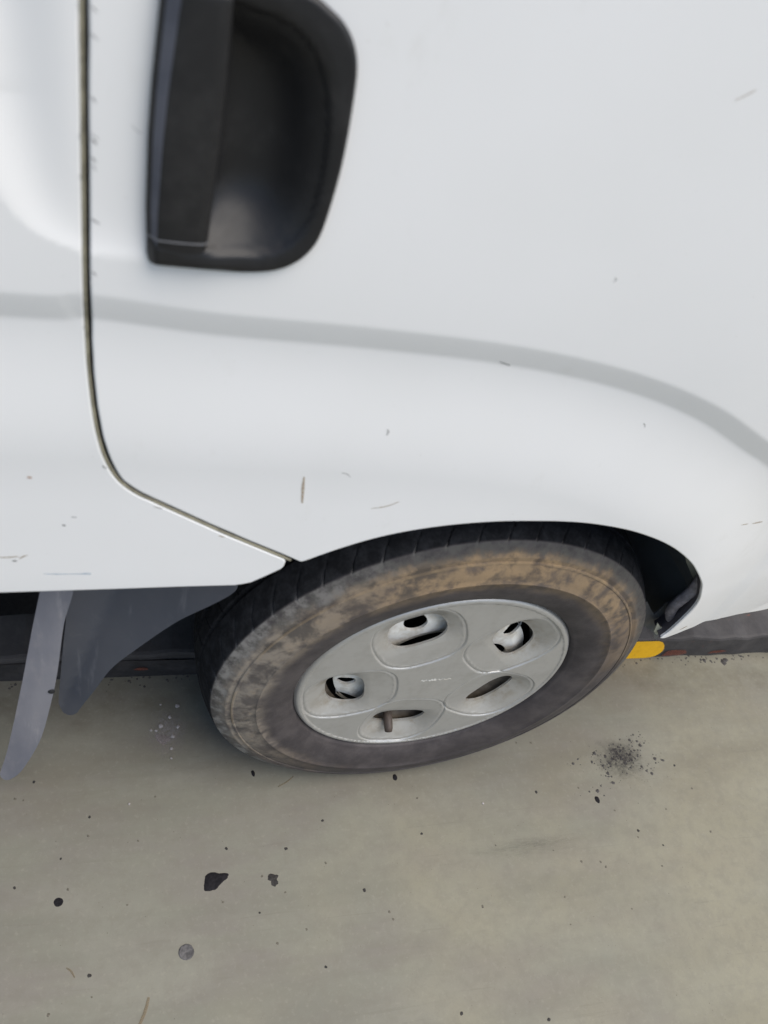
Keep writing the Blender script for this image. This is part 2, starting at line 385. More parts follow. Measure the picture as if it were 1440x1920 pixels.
# ------------------------------------------------------------ the setting
def plane_strip(bm, x0, x1, y0, y1, z):
    bm.faces.new([bm.verts.new(p) for p in ((x0, y0, z), (x1, y0, z), (x1, y1, z), (x0, y1, z))])
KY = .1828; KH = .066; KD = .27
bm = bmesh.new(); plane_strip(bm, -60, 60, -60, KY+.02, 0); plane_strip(bm, -60, 60, 1.30, 60, 0)
tag(bm_obj('concrete_floor', bm, M['ground']), 'worn greenish grey concrete floor with dark specks', kind='structure')
bm = bmesh.new(); box_bm(bm, (-20, KD-.02, -1.25), (20, 1.32, -1.2)); box_bm(bm, (-20, 1.28, -1.2), (20, 1.305, -.002))
tag(bm_obj('inspection_pit', bm, M['chassis']), 'dark pit behind the kerb under the van', kind='structure')
bm = bmesh.new(); box_bm(bm, (-20, KY, -1.2), (20, KD, KH))
bmesh.ops.subdivide_edges(bm, edges=[e for e in bm.edges if abs(e.verts[0].co.x-e.verts[1].co.x) > 1], cuts=1200)
bm.normal_update()
for v in bm.verts:      # chipped, slightly uneven top edge and foot
    if v.co.z > 0:
        w = .0022*math.sin(v.co.x*31)+.0016*math.sin(v.co.x*73+1)+random.uniform(-.0012, .0012)
        v.co.z += w; v.co.y += .5*w
kerb = bm_obj('kerb', bm, M['kerb']); kb = kerb.modifiers.new('edge', 'BEVEL'); kb.width = .007; kb.segments = 2; kb.limit_method = 'ANGLE'; kb.angle_limit = R(50)
tag(kerb, 'low concrete kerb with worn black and yellow paint behind the wheel', kind='structure')
def kerb_patch(name, pts, m, y=KY-.0022, th=.004):
    P = resample(np.array(pts), .006); vv, _, ff, *_ = delaunay_2d_cdt([Vector(p) for p in P], [(i, (i+1) % len(P)) for i in range(len(P))], [], 0, 1e-7)
    V = np.array([tuple(v) for v in vv]); F = np.array(ff); cen = V[F].mean(1); F = F[inside(cen[:, 0], cen[:, 1], P)]
    o = link(name, mesh_from(name, [(a, y, b) for a, b in V], F, False), m, kerb); return o
kerb_patch('yellow_stripe', [(.40, .001), (.596, .001), (.611, .003), (.621, .010), (.6265, .021), (.626, .034), (.619, .049), (.610, .060), (.598, .0655), (.40, .0668)], M['yellow'])
kerb_patch('black_stripe', [(-3, .001), (.37, .001), (.37, .060), (-.2, .056), (-.33, .051), (-.5, .055), (-.62, .053), (-3, .055)], M['black_paint'])
kerb_patch('red_mark', [(.634, .006), (.652, .007), (.676, .007), (.692, .014), (.682, .027), (.655, .029), (.638, .026)], M['red_paint'])
kerb_patch('red_mark', [(-.412, .027), (-.398, .024), (-.385, .026), (-.39, .033), (-.404, .034)], M['red_paint'], KY-.0045)
kerb_patch('red_mark', [(.745, .010), (.775, .012), (.79, .018), (.772, .022), (.75, .019)], M['red_paint'])

# ------------------------------------------------------------ the van
van = bpy.data.objects.new('van', None); C.objects.link(van)
tag(van, 'white van with a black door handle above its muddy front wheel', 'van')
GAP = catmull([(-.4636, 1.60), (-.4637, 1.35), (-0.4638, 1.1817), (-0.4642, 1.1496), (-0.4644, 1.1052), (-0.4646, 1.055), (-0.4646, 0.9977), (-0.4644, 0.9491), (-0.4638, 0.9067), (-0.4625, 0.8769), (-0.4597, 0.8432), (-0.4555, 0.8124), (-0.4489, 0.7843), (-0.4387, 0.761), (-0.424, 0.7456), (-0.4085, 0.7355), (-0.3729, 0.7133), (-0.3352, 0.6904), (-0.2951, 0.6677), (-0.2661, 0.6512)], 6)
gt = np.gradient(GAP, axis=0); gt /= np.linalg.norm(gt, axis=1)[:, None]; gn = np.stack([gt[:, 1], -gt[:, 0]], 1)   # points to the left of travel (towards the sliding door)
wob = np.interp(np.arange(len(GAP)), np.arange(0, len(GAP)+9, 3), rng.normal(0, .00022, len(np.arange(0, len(GAP)+9, 3))))
gapL = GAP+gn*(.0038+wob[:, None]*.5); gapR = GAP-gn*(.0016+wob[:, None])
ARCH = catmull([(-0.2558, 0.6469), (-0.2221, 0.6666), (-0.1854, 0.6845), (-0.1476, 0.6974), (-0.1026, 0.7073), (-0.0555, 0.713), (-0.0119, 0.7142), (0.0272, 0.7135), (0.062, 0.71), (0.0997, 0.7024), (0.1335, 0.6916), (0.1726, 0.674), (0.2079, 0.6529), (0.2456, 0.6238), (0.2743, 0.5955), (0.3026, 0.5633), (0.3185, 0.5385), (0.3349, 0.5076), (0.3412, 0.4764), (0.3379, 0.42), (0.3302, 0.4047)], 6)
front_loop = np.vstack([gapR[:-2], ARCH, [(0.3427, 0.3988), (0.3708, 0.3959), (0.4047, 0.3953), (0.4207, 0.4038), (0.4536, 0.4025), (0.4972, 0.3912), (0.6116, 0.3449), (.80, .31), (.80, 1.60)]])
fl = resample(front_loop, .0045)
def skin(x, z): return -surf(x, z)
# cut the handle pocket out of the door skin
HAND = np.array([(-.4222, 1.168), (-.4225, 1.1559), (-.4253, 1.1103), (-.4264, 1.077), (-.4263, 1.045), (-.4261, 1.0296), (-.4252, 1.010), (-.4242, .9936), (-.4225, .9870), (-.4180, .9854), (-.4036, .9854), (-.3768, .9857), (-.3534, .9866), (-.3338, .9901), (-.3206, .9965), (-.3101, 1.0069), (-.3028, 1.0228), (-.2985, 1.054), (-.2967, 1.0848), (-.2975, 1.1203), (-.2993, 1.1399), (-.3042, 1.1535), (-.312, 1.163), (-.3209, 1.169), (-.334, 1.1755), (-.355, 1.1800), (-.38, 1.1820), (-.405, 1.1822), (-.418, 1.1800)])
hand = resample(loop_smooth(HAND, 5), .0035)
hc = hand.mean(0); hole = resample(hc+(hand-hc)*.955, .006)
wig = np.linspace(0, 1, 2)
CR = resample(CREASE[CREASE[:, 1] > .3], .0045, False); cgr = np.gradient(CR, axis=0); cgr = np.stack([-cgr[:, 1], cgr[:, 0]], 1)/np.linalg.norm(cgr, axis=1)[:, None]
band = np.vstack([CR+cgr*d for d in (-.0075, -.004, -.0015, .0007, .0025, .0045, .008, .0145, .021, .0255, .0275, .0293, .0312, .034, .0375)])
def not_band(Q): d = polydist(Q[:, 0], Q[:, 1], CREASE); return Q[(d < -.011) | (d > .041)]
sheet('front_door', fl, [hole], .0085, skin, M['paint'], van, hem=.0018, skirt=.0035, extra=band, drop=not_band)
side_loop = np.vstack([gapL[:-1], [(-0.273, 0.6409), (-0.2752, 0.6366), (-0.2895, 0.6253), (-0.305, 0.6138), (-0.3132, 0.6112), (-0.3214, 0.6094), (-0.3818, 0.6074), (-0.4401, 0.6046), (-0.5508, 0.6001), (-.8, 0.5921), (-1.4, 0.5841), (-1.4, 1.60)]])
sgx, sgz = np.meshgrid(np.arange(-.60, -.466, .0031), np.arange(.968, 1.22, .0031)); scoop_pts = np.stack([sgx+.0011*np.sin(sgz*900), sgz], -1).reshape(-1, 2)
sheet('sliding_door', resample(side_loop, .0045), [], .0095, skin, M['paint'], van, hem=.0015, skirt=.016, extra=np.vstack([band, scoop_pts]), drop=not_band)
# what shows in the shut line: an aged seal on the door edge and the dark jamb behind it
def ribbon(name, P, w0, w1, dep0, dep1, m, parent=van):
    V = []; F = []
    for p, n in zip(P, gn):
        for w, dd in ((w0, dep0), (w1, dep1)):
            q = p+n*w; V.append((q[0], -float(surf(np.array([q[0]]), np.array([q[1]]))[0])+dd, q[1]))
    for i in range(len(P)-1): F.append((2*i, 2*i+1, 2*i+3, 2*i+2))
    return link(name, mesh_from(name, V, F), m, parent)
ribbon('door_jamb', GAP, -.012, .014, .0125, .0125, M['gap'])
V = []; F = []
for i, (p, n) in enumerate(zip(GAP, gn)):
    for k in range(7):
        a = math.pi*k/6; q = p+n*(.0027+.0017*math.cos(a)); V.append((q[0], -float(surf(np.array([q[0]]), np.array([q[1]]))[0])+.0026-.0022*math.sin(a), q[1]))
for i in range(len(GAP)-1):
    for k in range(6): F.append((7*i+k, 7*i+k+1, 7*i+7+k+1, 7*i+7+k))
link('door_seal', mesh_from('door_seal', V, F), M['seal'], van)

# the door handle: bezel with a moulded finger cup, and the pull bar
CAV = np.array([(-.405, 1.165), (-.405, 1.10), (-.405, 1.04), (-.400, 1.012), (-.392, 1.0068), (-.3805, 1.0052), (-.3668, 1.0033), (-.3475, 1.0042), (-.3325, 1.0094), (-.3203, 1.0206), (-.3133, 1.038), (-.3107, 1.064), (-.3115, 1.0901), (-.3145, 1.1108), (-.3204, 1.1301), (-.3289, 1.1432), (-.3408, 1.1536), (-.3565, 1.1591), (-.3794, 1.1625), (-.395, 1.166)])
cav = loop_smooth(CAV, 4)
def sstep2(t): t = np.clip(t, 0, 1); return t*t*t*(t*(6*t-15)+10)
def handle_y(x, z):
    bowl = 0; s0 = None
    for i in range(13):
        q = (0., .0085, .017)[0 if i == 0 else 1+(i % 2)]; a = i*2.39996
        X, Z = x+q*math.cos(a), z+q*math.sin(a)
        s = dist_loop(X, Z, cav)*np.where(inside(X, Z, cav), 1, -1)
        if i == 0: s0 = s
        t = np.clip(s+.001, 0, 1)/.019; bowl = bowl+.034*(1-np.exp(-t**1.6))/13
    bowl = bowl*sstep((s0+.0045)/.005)
    s = s0
    lip = .0040+.0058*sstep((-.345-x)/.045)*sstep((1.015-z)/.014)*sstep(dist_loop(x, z, hand)/.007)+.0015*sstep((-s)/.012)
    return -off(x, z)-lip+bowl
handle = sheet('door_handle', hand, [], .0032, handle_y, M['plastic'], van, hem=.0035, skirt=.012)
zs = np.concatenate([[.9872, .9876, .9884, .9894, .9906, .992], np.linspace(.9945, 1.168, 44)])
xl = np.interp(zs, [.9872, .9890, .9936, 1.03, 1.077, 1.1103, 1.1559, 1.17], [-.4205, -.4222, -.4240, -.4259, -.4262, -.4251, -.4222, -.4212]); xr = np.interp(zs, [1.0, 1.0109, 1.0468, 1.0801, 1.1175, 1.163], [-.3842, -.3832, -.3818, -.3806, -.3800, -.3806])
V = []; F = []; prof = []; bars = []
for zz, a, b in zip(zs, xl, xr):
    k = np.interp(zz, [1.0, 1.06, 1.168], [.35, .62, 1.0])
    pr_ = [(a-.0004, -.012), (a-.0008, .003), (a+.0000, .0058), (a+.0012, .0076), (a+.0026, .0086), (a+.0040+.0068*k, .0136), (a+.0052+.0070*k, .0143), (a+.018, .0148), (b-.010, .0142), (b-.0035, .0130), (b-.0010, .0108), (b, .0070), (b-.0004, .001), (b-.003, -.010)]
    low_ = math.sqrt(min(1., max(0., (zz-.9868)/.0055)))
    pr_ = [(px, e*low_*.74 if e > 0 else e) for px, e in pr_]
    o = float(off(np.array([(a+b)/2]), np.array([zz]))[0]); prof.append(len(pr_)); bars.append([(px, -o-e, zz) for px, e in pr_])
    V += [(px, -o-e, zz) for px, e in pr_]
n = prof[0]
for i in range(len(zs)-1):
    for j in range(n-1): F.append((i*n+j, i*n+j+1, (i+1)*n+j+1, (i+1)*n+j))
F.append(tuple(range(n))[::-1]); F.append(tuple(range((len(zs)-1)*n, len(zs)*n)))
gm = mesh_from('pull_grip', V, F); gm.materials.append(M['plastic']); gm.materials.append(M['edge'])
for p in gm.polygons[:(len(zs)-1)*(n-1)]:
    if p.index % (n-1) == 4: p.material_index = 1  # left bevel gets the painted sky highlight
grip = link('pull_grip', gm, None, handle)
em = grip.modifiers.new('edge', 'BEVEL'); em.width = .0006; em.segments = 2; em.limit_method = 'ANGLE'; em.angle_limit = R(35)
V = []
for j in range(2, n-1):
    for zz in (1.0092, 1.0104):
        i = int(np.searchsorted(zs, zz)); t = (zz-zs[i-1])/(zs[i]-zs[i-1]); p = [bars[i-1][j][q]*(1-t)+bars[i][j][q]*t for q in range(3)]
        V.append((p[0]-(.0003 if j < 5 else -.0003 if j > n-4 else 0), p[1]-.0003, p[2]))
link('grip_seam', mesh_from('grip_seam', V, [(2*q, 2*q+2, 2*q+3, 2*q+1) for q in range(len(V)//2-1)]), M['seam'], handle)

# wheel arch: flange, liner, splash panel, torn liner edge
def arch_flange():
    A = resample(ARCH, .006, False); V = []; F = []; t = np.gradient(A, axis=0); t /= np.linalg.norm(t, axis=1)[:, None]; nn = np.stack([-t[:, 1], t[:, 0]], 1)
    for p, q in zip(A, nn):
        y = -float(surf(np.array([p[0]]), np.array([p[1]]))[0])
        for dy, o in ((.0030, .0004), (.010, .0006), (.024, .003), (.036, .010)): V.append((p[0]+q[0]*o, y+dy, p[1]+q[1]*o))
    for i in range(len(A)-1):
        for k in range(3): F.append((4*i+k, 4*i+k+1, 4*i+5+k, 4*i+4+k))
    return link('arch_flange', mesh_from('arch_flange', V, F), M['flange'], van)
arch_flange()
V = []; F = []; seg = 60
for i in range(seg+1):
    a = R(13+(124)*i/seg); r = .412
    for y in (.020, .07, .14, .24, .262): V.append((r*math.cos(a), y, .314+r*math.sin(a)))
for i in range(seg):
    for k in range(4): F.append((5*i+k, 5*i+k+1, 5*i+6+k, 5*i+5+k))
thick(link('wheel_arch_liner', mesh_from('wheel_arch_liner', V, F), M['liner'], van), .004)
V = [(.290, .03, .585), (.348, .03, .530), (.374, .035, .46), (.370, .04, .365), (.28, .26, .585), (.335, .26, .530), (.36, .26, .46), (.35, .26, .13)]
thick(link('splash_panel', mesh_from('splash_panel', V, [(0, 1, 5, 4), (1, 2, 6, 5), (2, 3, 7, 6)], False), M['dark'], van), .004)
V = [(.302, .028, .563), (.349, .020, .530), (.3655, .022, .487), (.352, .030, .500), (.330, .032, .526)]
thick(link('lit_liner_patch', mesh_from('lit_liner_patch', V, [(0, 1, 2, 3, 4)], False), M['olive'], van), .002)  # added sheet: light falling on the front liner, put into its colour
# the torn edge: a curled strip of liner along the front of the arch
P = catmull([(.321, -.006, .555), (.331, -.004, .528), (.335, -.002, .508), (.3325, .000, .485), (.331, .002, .460), (.341, .002, .432), (.357, -.002, .414)], 8)
V = []; F = []; k = 8
for i, p in enumerate(P):
    w = .003+.0075*math.sin(math.pi*min(1, i/(len(P)-1)*.9+.1))
    for j in range(k):
        a = math.pi*(j/(k-1))-.3; V.append((p[0]-w*math.cos(a)*.9, p[1]-w*.8*math.sin(a), p[2]-w*.35*math.cos(a)+random.uniform(-.0006, .0006)))
for i in range(len(P)-1):
    for j in range(k-1): F.append((i*k+j, i*k+j+1, (i+1)*k+j+1, (i+1)*k+j))
thick(link('torn_liner_edge', mesh_from('torn_liner_edge', V, F), M['torn'], van), .002)
def plate(name, pts, y, m, parent=van, step=.01, t=.0018, yf=None, soft=False):
    P = resample(loop_smooth(np.array(pts), 6) if soft else np.array(pts), step*.6); return sheet(name, P, [], step, yf or (lambda x, z: np.full(np.shape(x), y)), m, parent, skirt=t)
plate('hanging_bracket', [(.299, .450), (.320, .425), (.331, .414), (.336, .445), (.352, .440), (.368, .400), (.384, .372), (.378, .360), (.368, .366), (.374, .342), (.366, .346), (.356, .363), (.327, .385), (.305, .395)], .018, M['liner'])
plate('bent_flange_tab', [(.322, .424), (.333, .4125), (.345, .4075), (.352, .4065), (.348, .398), (.336, .392), (.327, .402)], -.004, M['olive'], step=.006, t=.002)

# splash guard and mud flap behind the wheel
def guard_y(x, z): return .0+.42*np.clip(x+.435+.0, 0, 1)+.10*np.clip(z-.45, 0, 1)
plate('splash_guard', [(-.489, .66), (-0.4928, 0.4863), (-0.4991, 0.4136), (-0.506, 0.3332), (-0.5159, 0.1989), (-0.5153, 0.1764), (-0.5112, 0.1633), (-0.5046, 0.1621), (-0.4978, 0.1676), (-0.4917, 0.1776), (-0.4872, 0.1912), (-0.4774, 0.2208), (-0.4652, 0.2564), (-0.4447, 0.3172), (-0.4127, 0.3817), (-0.3714, 0.4568), (-0.3329, 0.5143), (-0.3126, 0.5491), (-0.3093, 0.5743), (-.30, .66)], 0, M['guard'], step=.008, soft=True, yf=lambda x, z: .040-.62*np.sqrt(np.clip(x+.450+.25*(.45-z), 0, 1)**2+.00003)+.002*np.sin(z*14))
plate('mud_flap', [(-.513, .64), (-.518, .554), (-.521, .527), (-.533, .455), (-.552, .333), (-.581, .158), (-.595, .091), (-.5965, .075), (-.593, .064), (-.586, .061), (-.568, .087), (-.539, .169), (-.52, .275), (-.509, .356), (-.499, .453), (-.486, .526), (-.482, .64)], 0, M['flap'], step=.009, soft=True, yf=lambda x, z: -.012+.22*np.clip(x+.535+.24*(z-.3)*0, -.03, .06)+.002*np.sin(z*13))
bm = bmesh.new(); bmesh.ops.create_uvsphere(bm, u_segments=12, v_segments=8, radius=.0045, matrix=Matrix.Translation((-.5185, -.0105, .305)) @ Matrix.Diagonal((1, .5, 1, 1)))
bm_obj('clip', bm, M['gap'], van, True)

# dark mass above and behind: floor pan, sill and inner body
bm = bmesh.new()
box_bm(bm, (-1.4, .03, .50), (-.52, 1.6, .60)); box_bm(bm, (.46, .10, .42), (.80, 1.6, .60)); box_bm(bm, (-.519, .262, .30), (.459, 1.6, .74)); box_bm(bm, (-1.4, .06, .741), (.80, 1.6, 1.9))
bm_obj('underbody', bm, M['chassis'], van)
bm = bmesh.new(); box_bm(bm, (-1.3, .34, .30), (-.46, .42, .38), .01); bm_obj('chassis_rail', bm, M['chassis'], van)

# ------------------------------------------------------------ wheel
wheel = bpy.data.objects.new('wheel', None); C.objects.link(wheel); wheel.parent = van
wheel.location = (0, -.0213, .3142); wheel.rotation_euler = (0, 0, .0359)
TP = [(.190, .016), (.197, .010), (.2025, .007), (.2048, .003), (.2062, -.0012), (.2085, -.0035), (.2115, -.0042), (.213, -.0052), (.218, -.0075), (.226, -.0105), (.235, -.0128), (.245, -.0142), (.2555, -.0148), (.2565, -.0156), (.2585, -.0156), (.2595, -.0147), (.268, -.0140), (.276, -.0126), (.283, -.0104), (.2885, -.0085), (.2895, -.0094), (.2915, -.0088), (.2925, -.0066), (.297, -.0062), (.2985, -.0064), (.3005, -.0052), (.302, -.0036), (.306, -.0018), (.3100, .0004), (.3138, .0024), (.3165, .0040), (.3178, .0052), (.3188, .0072), (.3200, .0100)]
tread = [(.3200+.0125*(1-abs(2*t-1)**2.3), .0100+.154*t) for t in np.linspace(0, 1, 70)][1:-1]
back = [(r, .174-y) for r, y in TP[::-1]]
prof = TP+tread+back; seg = 1560; V = []; F = []; n = len(prof); pa = np.array(prof); n0, n1 = len(TP), len(TP)+len(tread)
lug = 52
for i in range(seg):
    a = 2*math.pi*i/seg; ca, sa = math.cos(a), math.sin(a)
    for j, (r, y) in enumerate(prof):
        rr = r
        yc = min(y, .174-y)            # distance in from the nearer shoulder
        if y > .0030 and r > .3150:
            for g0 in (.052, .087):
                if abs(yc-g0) < .0040: rr -= .0065
            if .003 < yc < .049:       # curved shoulder slots
                ph = (a*lug/(2*math.pi) + .9*(yc/.05)**1.3 + (.5 if y > .087 else 0)) % 1.0
                w = .055
                if ph < w: rr -= .0022*min(1, (yc+.001)/.010)*(1-sstep((yc-.018)/.03))
            if .056 < yc < .083:
                ph = (a*lug/(2*math.pi)*1.0 - 9*(yc-.056)) % 1.0
                if ph < .05: rr -= .003
        x, z = rr*ca, rr*sa
        if z < -.3132: z = -.3132+(z+.3132)*.05     # flattened where it stands
        V.append((x, y, z))
for i in range(seg):
    for j in range(n-1): a, b = i*n+j, ((i+1) % seg)*n+j; F.append((a, a+1, b+1, b))
me = mesh_from('tyre', V, F); tyre = link('tyre', me, M['tyre'], wheel)
me.set_sharp_from_angle(angle=R(40))
# wheel trim with five pockets, each with an opening
def sym(P): P = np.array(P, float); return np.vstack([P, P[::-1][1:-1]*np.array([1, -1])])
pocket = sym([(.0555, 0), (.0565, .018), (.0605, .034), (.072, .0495), (.085, .0575), (.102, .0615), (.124, .0635), (.145, .0622), (.166, .0555), (.180, .0445), (.1885, .029), (.1905, .014), (.1908, 0)])
opening = sym([(.1015, 0), (.1022, .017), (.1055, .0285), (.1125, .0370), (.123, .0408), (.136, .0400), (.1465, .0350), (.1530, .0265), (.1562, .014), (.1568, 0)])
angs = [R(a) for a in (39.8, 115.6, 192.2, 261.6, 330.8)]
rot2 = lambda P, a: P @ np.array([[math.cos(a), math.sin(a)], [-math.sin(a), math.cos(a)]])
PK = [resample(loop_smooth(rot2(pocket, a), 4), .003) for a in angs]; OP = [resample(loop_smooth(rot2(opening, a), 4), .0022) for a in angs]
circle = np.array([(.2035*math.cos(t), 0.2035*math.sin(t)) for t in np.linspace(0, 2*math.pi, 300, endpoint=False)])
def trim_y(x, z):
    r = np.hypot(x, z); y = -.0012+.004*(r/.2)**2*.3
    y = y-.0014*sstep((r-.1930)/.0015)+.0055*np.clip((r-.1975)/.006, 0, 1)**2
    for P, O, an in zip(PK, OP, angs):
        near = np.hypot(x-P[:, 0].mean(), z-P[:, 1].mean()) < .11
        if not near.any(): continue
        xx, zz = x[near], z[near]
        s = dist_loop(xx, zz, P)*np.where(inside(xx, zz, P), 1, -1); h = dist_loop(xx, zz, O)*np.where(inside(xx, zz, O), 0, 1)
        q = np.clip(s, 0, None)/(np.clip(s, 0, None)+h+1e-9)
        rho = xx*math.cos(an)+zz*math.sin(an); y[near] += (.0042+.0115*np.clip((rho-.095)/.06, 0, 1))*(q**1.2)+.0024*np.exp(-(s/.0014)**2)-.0006*np.exp(-((s-.0036)/.0016)**2)+.0016*sstep(s/.003)
    return y
extra = np.vstack([ok for P in PK for ok in [P+np.stack([np.roll(P, -1, 0)[:, 1]-np.roll(P, 1, 0)[:, 1], -(np.roll(P, -1, 0)[:, 0]-np.roll(P, 1, 0)[:, 0])], 1)/np.linalg.norm(np.roll(P, -1, 0)-np.roll(P, 1, 0), axis=1)[:, None]*d for d in (-.0045, -.003, -.0018, -.0009, 0, .0009, .0018, .0030)]])
rings = np.vstack([np.array([(r*math.cos(t), r*math.sin(t)) for t in np.linspace(0, 2*math.pi, 300, endpoint=False)]) for r in (.1922, .1932, .1942, .1955, .1970, .1985, .2000, .2012, .2024)])
trim = sheet('wheel_trim', circle, OP, .0034, trim_y, M['trim'], wheel, skirt=.0035, extra=np.vstack([extra, rings]))
# faint worn emblem in the middle of the trim
for i, (a, b, w) in enumerate(((-.022, -.012, .0016), (-.010, -.002, .0022), (-.004, .003, .003), (.004, .012, .0014), (.013, .026, .0016))):
    V = []; 
    for t in np.linspace(0, 1, 6):
        x = a+(b-a)*t; z = .002+.0016*math.sin(t*9+i*2); y = float(trim_y(np.array([x]), np.array([z]))[0])-.0003; ww = w*math.sin(math.pi*(.15+.7*t)); V += [(x, y, z-ww), (x, y, z+ww)]
    link('worn_emblem', mesh_from('worn_emblem', V, [(2*k, 2*k+2, 2*k+3, 2*k+1) for k in range(5)]), M['emblem'] if 'emblem' in M else M['rim'], wheel)
# painted steel rim behind the trim, with slots
slots = []
for cx_, cz_, a_, b_, q in ((-.055, .116, .0165, .0165, 15), (.102, .087, .018, .0115, 58), (-.121, -.028, .0140, .0095, -10), (-.104, -.086, .028, .0095, -36), (.095, .034, .021, .0105, -46)):
    t = np.linspace(0, 2*math.pi, 24, endpoint=False); slots.append(rot2(np.stack([a_*np.cos(t), b_*np.sin(t)], 1), R(q))+np.array([cx_, cz_]))
cr = np.array([(.143*math.cos(t), .143*math.sin(t)) for t in np.linspace(0, 2*math.pi, 120, endpoint=False)]); ci = np.array([(.083*math.cos(t), .083*math.sin(t)) for t in np.linspace(0, 2*math.pi, 80, endpoint=False)])
sheet('steel_rim', cr, [ci]+slots, .004, lambda x, z: .0235+.35*np.clip(np.abs(np.hypot(x, z)-.112)-.014, 0, 1), M['rim'], wheel, skirt=.004)
lathe('brake_drum', [(.0, .085), (.17, .085), (.185, .06), (.189, .012)], M['chassis'], wheel)
lathe('rim_well', [(.154, .034), (.166, .027), (.180, .020), (.190, .010)], M['dusty_steel'], wheel)
# valve stem poking out of the lowest opening
def tube(name, P, rad, m, parent, k=10):
    bm = bmesh.new(); rings_ = []
    P = [Vector(p) for p in P]
    for i, p in enumerate(P):
        d = (P[min(i+1, len(P)-1)]-P[max(i-1, 0)]).normalized(); a = d.orthogonal().normalized(); b = d.cross(a); r = rad[i] if isinstance(rad, (list, tuple)) else rad
        rings_.append([bm.verts.new(p+a*r*math.cos(2*math.pi*j/k)+b*r*math.sin(2*math.pi*j/k)) for j in range(k)])
    for A, B in zip(rings_[:-1], rings_[1:]):
        for j in range(k): bm.faces.new((A[j], A[(j+1) % k], B[(j+1) % k], B[j]))
    bm.faces.new(rings_[0][::-1]); bm.faces.new(rings_[-1]); bmesh.ops.recalc_face_normals(bm, faces=bm.faces)
    return bm_obj(name, bm, m, parent, True)
va = R(261.6)
tube('valve_stem', [(.140*math.cos(va)-.010, .032, .140*math.sin(va)), (.140*math.cos(va)-.010, .017, .147*math.sin(va)), (.140*math.cos(va)-.010, .004, .154*math.sin(va)), (.140*math.cos(va)-.010, .000, .158*math.sin(va))], [.0075, .0072, .0068, .006], M['valve'], wheel)

# ------------------------------------------------------------ scratches and chips on the paint
def scratch(pts, w, m, name='scratch'):
    P = np.array(pts, float); L = catmull(P, 6) if len(P) > 2 else np.array([P[0]+(P[1]-P[0])*t for t in np.linspace(0, 1, 9)])
    t = np.gradient(L, axis=0); t /= np.linalg.norm(t, axis=1)[:, None]; n2 = np.stack([-t[:, 1], t[:, 0]], 1); V = []
    for i, (p, q) in enumerate(zip(L, n2)):
        ww = .72*w*(.35+.65*math.sin(math.pi*(.06+.88*i/(len(L)-1))))*random.uniform(.8, 1.15)
        for s in (-1, 1):
            c = p+q*ww*s*.5; V.append((c[0], -float(surf(np.array([c[0]]), np.array([c[1]]))[0])-.00025, c[1]))
    return link(name, mesh_from(name, V, [(2*i, 2*i+1, 2*i+3, 2*i+2) for i in range(len(L)-1)]), m, van)
for pts, w, k in (
    ([(-.2735, .7725), (-.2717, .7545), (-.2694, .7363)], .0042, 'scr_tan'), ([(-.2385, .7795), (-.233, .778), (-.2284, .7739)], .0016, 'scr_grey'),
    ([(-.1981, .7304), (-.183, .7340), (-.1711, .7412)], .0016, 'scr_tan'), ([(-.5170, .7618), (-.5153, .7612), (-.5133, .7606)], .0035, 'scr_rust'),
    ([(-.5489, 0.6543), (-.539, 0.6548), (-.530, 0.6560)], .0022, 'scr_tan'), ([(-.530, 0.6525), (-.5262, 0.6560), (-.5224, 0.6581)], .0022, 'scr_tan'), ([(-.5365, 0.6495), (-.535, 0.6497), (-.532, 0.6491)], .003, 'scr_dark'),
    ([(-.4902, .7002), (-.4888, .7002), (-.487, .6997)], .0028, 'scr_dark'), ([(-.4820, .7115), (-.4792, .7113), (-.477, .7110)], .0018, 'scr_grey'),
    ([(-.5095, 0.6304), (-.497, 0.6299), (-.4689, 0.6301)], .0022, 'scr_blue'), ([(-.476, 0.6302), (-.4689, 0.6303), (-.465, 0.6300)], .0035, 'scr_blue'),
    ([(-.0217, 1.1606), (-.014, 1.166), (-.009, 1.170)], .0013, 'scr_tan'), ([(-.121, .9165), (-.1163, .9148), (-.1086, .9126)], .0022, 'scr_dark'),
    ([(.058, .8535), (.0605, .8515), (.062, .848)], .002, 'scr_grey'), ([(.311, .6802), (.323, .6793), (.3305, .6783)], .0030, 'scr_tan'), ([(.290, .683), (.297, .6826), (.303, .682)], .002, 'scr_tan'),
    ([(-.2055, .835), (-.2043, .8313), (-.2050, .828)], .0028, 'scr_grey'), ([(-.0526, 1.0136), (-.0505, 1.0116), (-.052, 1.009)], .0016, 'scr_grey'), ([(.364, .4125), (.3712, .4147), (.377, .4160)], .006, 'scr_tan'),
    ([(-.4545, .7790), (-.4530, .777), (-.4510, .7755)], .003, 'scr_grey'), ([(-.409, .7275), (-.405, .7260), (-.401, .7243)], .0025, 'scr_grey'), ([(-.345, .688), (-.342, .6865), (-.339, .6855)], .002, 'scr_tan'),
    ([(-.437, 1.08), (-.434, 1.077), (-.430, 1.075)], .0008, 'scr_grey')):
    scratch(pts, w, M[k])
for i in range(11):     # nicks along the door edge
    t = random.choice((1.17, 1.14, 1.10, 1.06, 1.02, .985)) + random.uniform(-.015, .015)
    scratch([(-.4620, t+.0015), (-.4600, t), (-.4585+random.uniform(-.001, .002), t-.002)], random.uniform(.0008, .0018), M['scr_dark'], 'paint_nick')

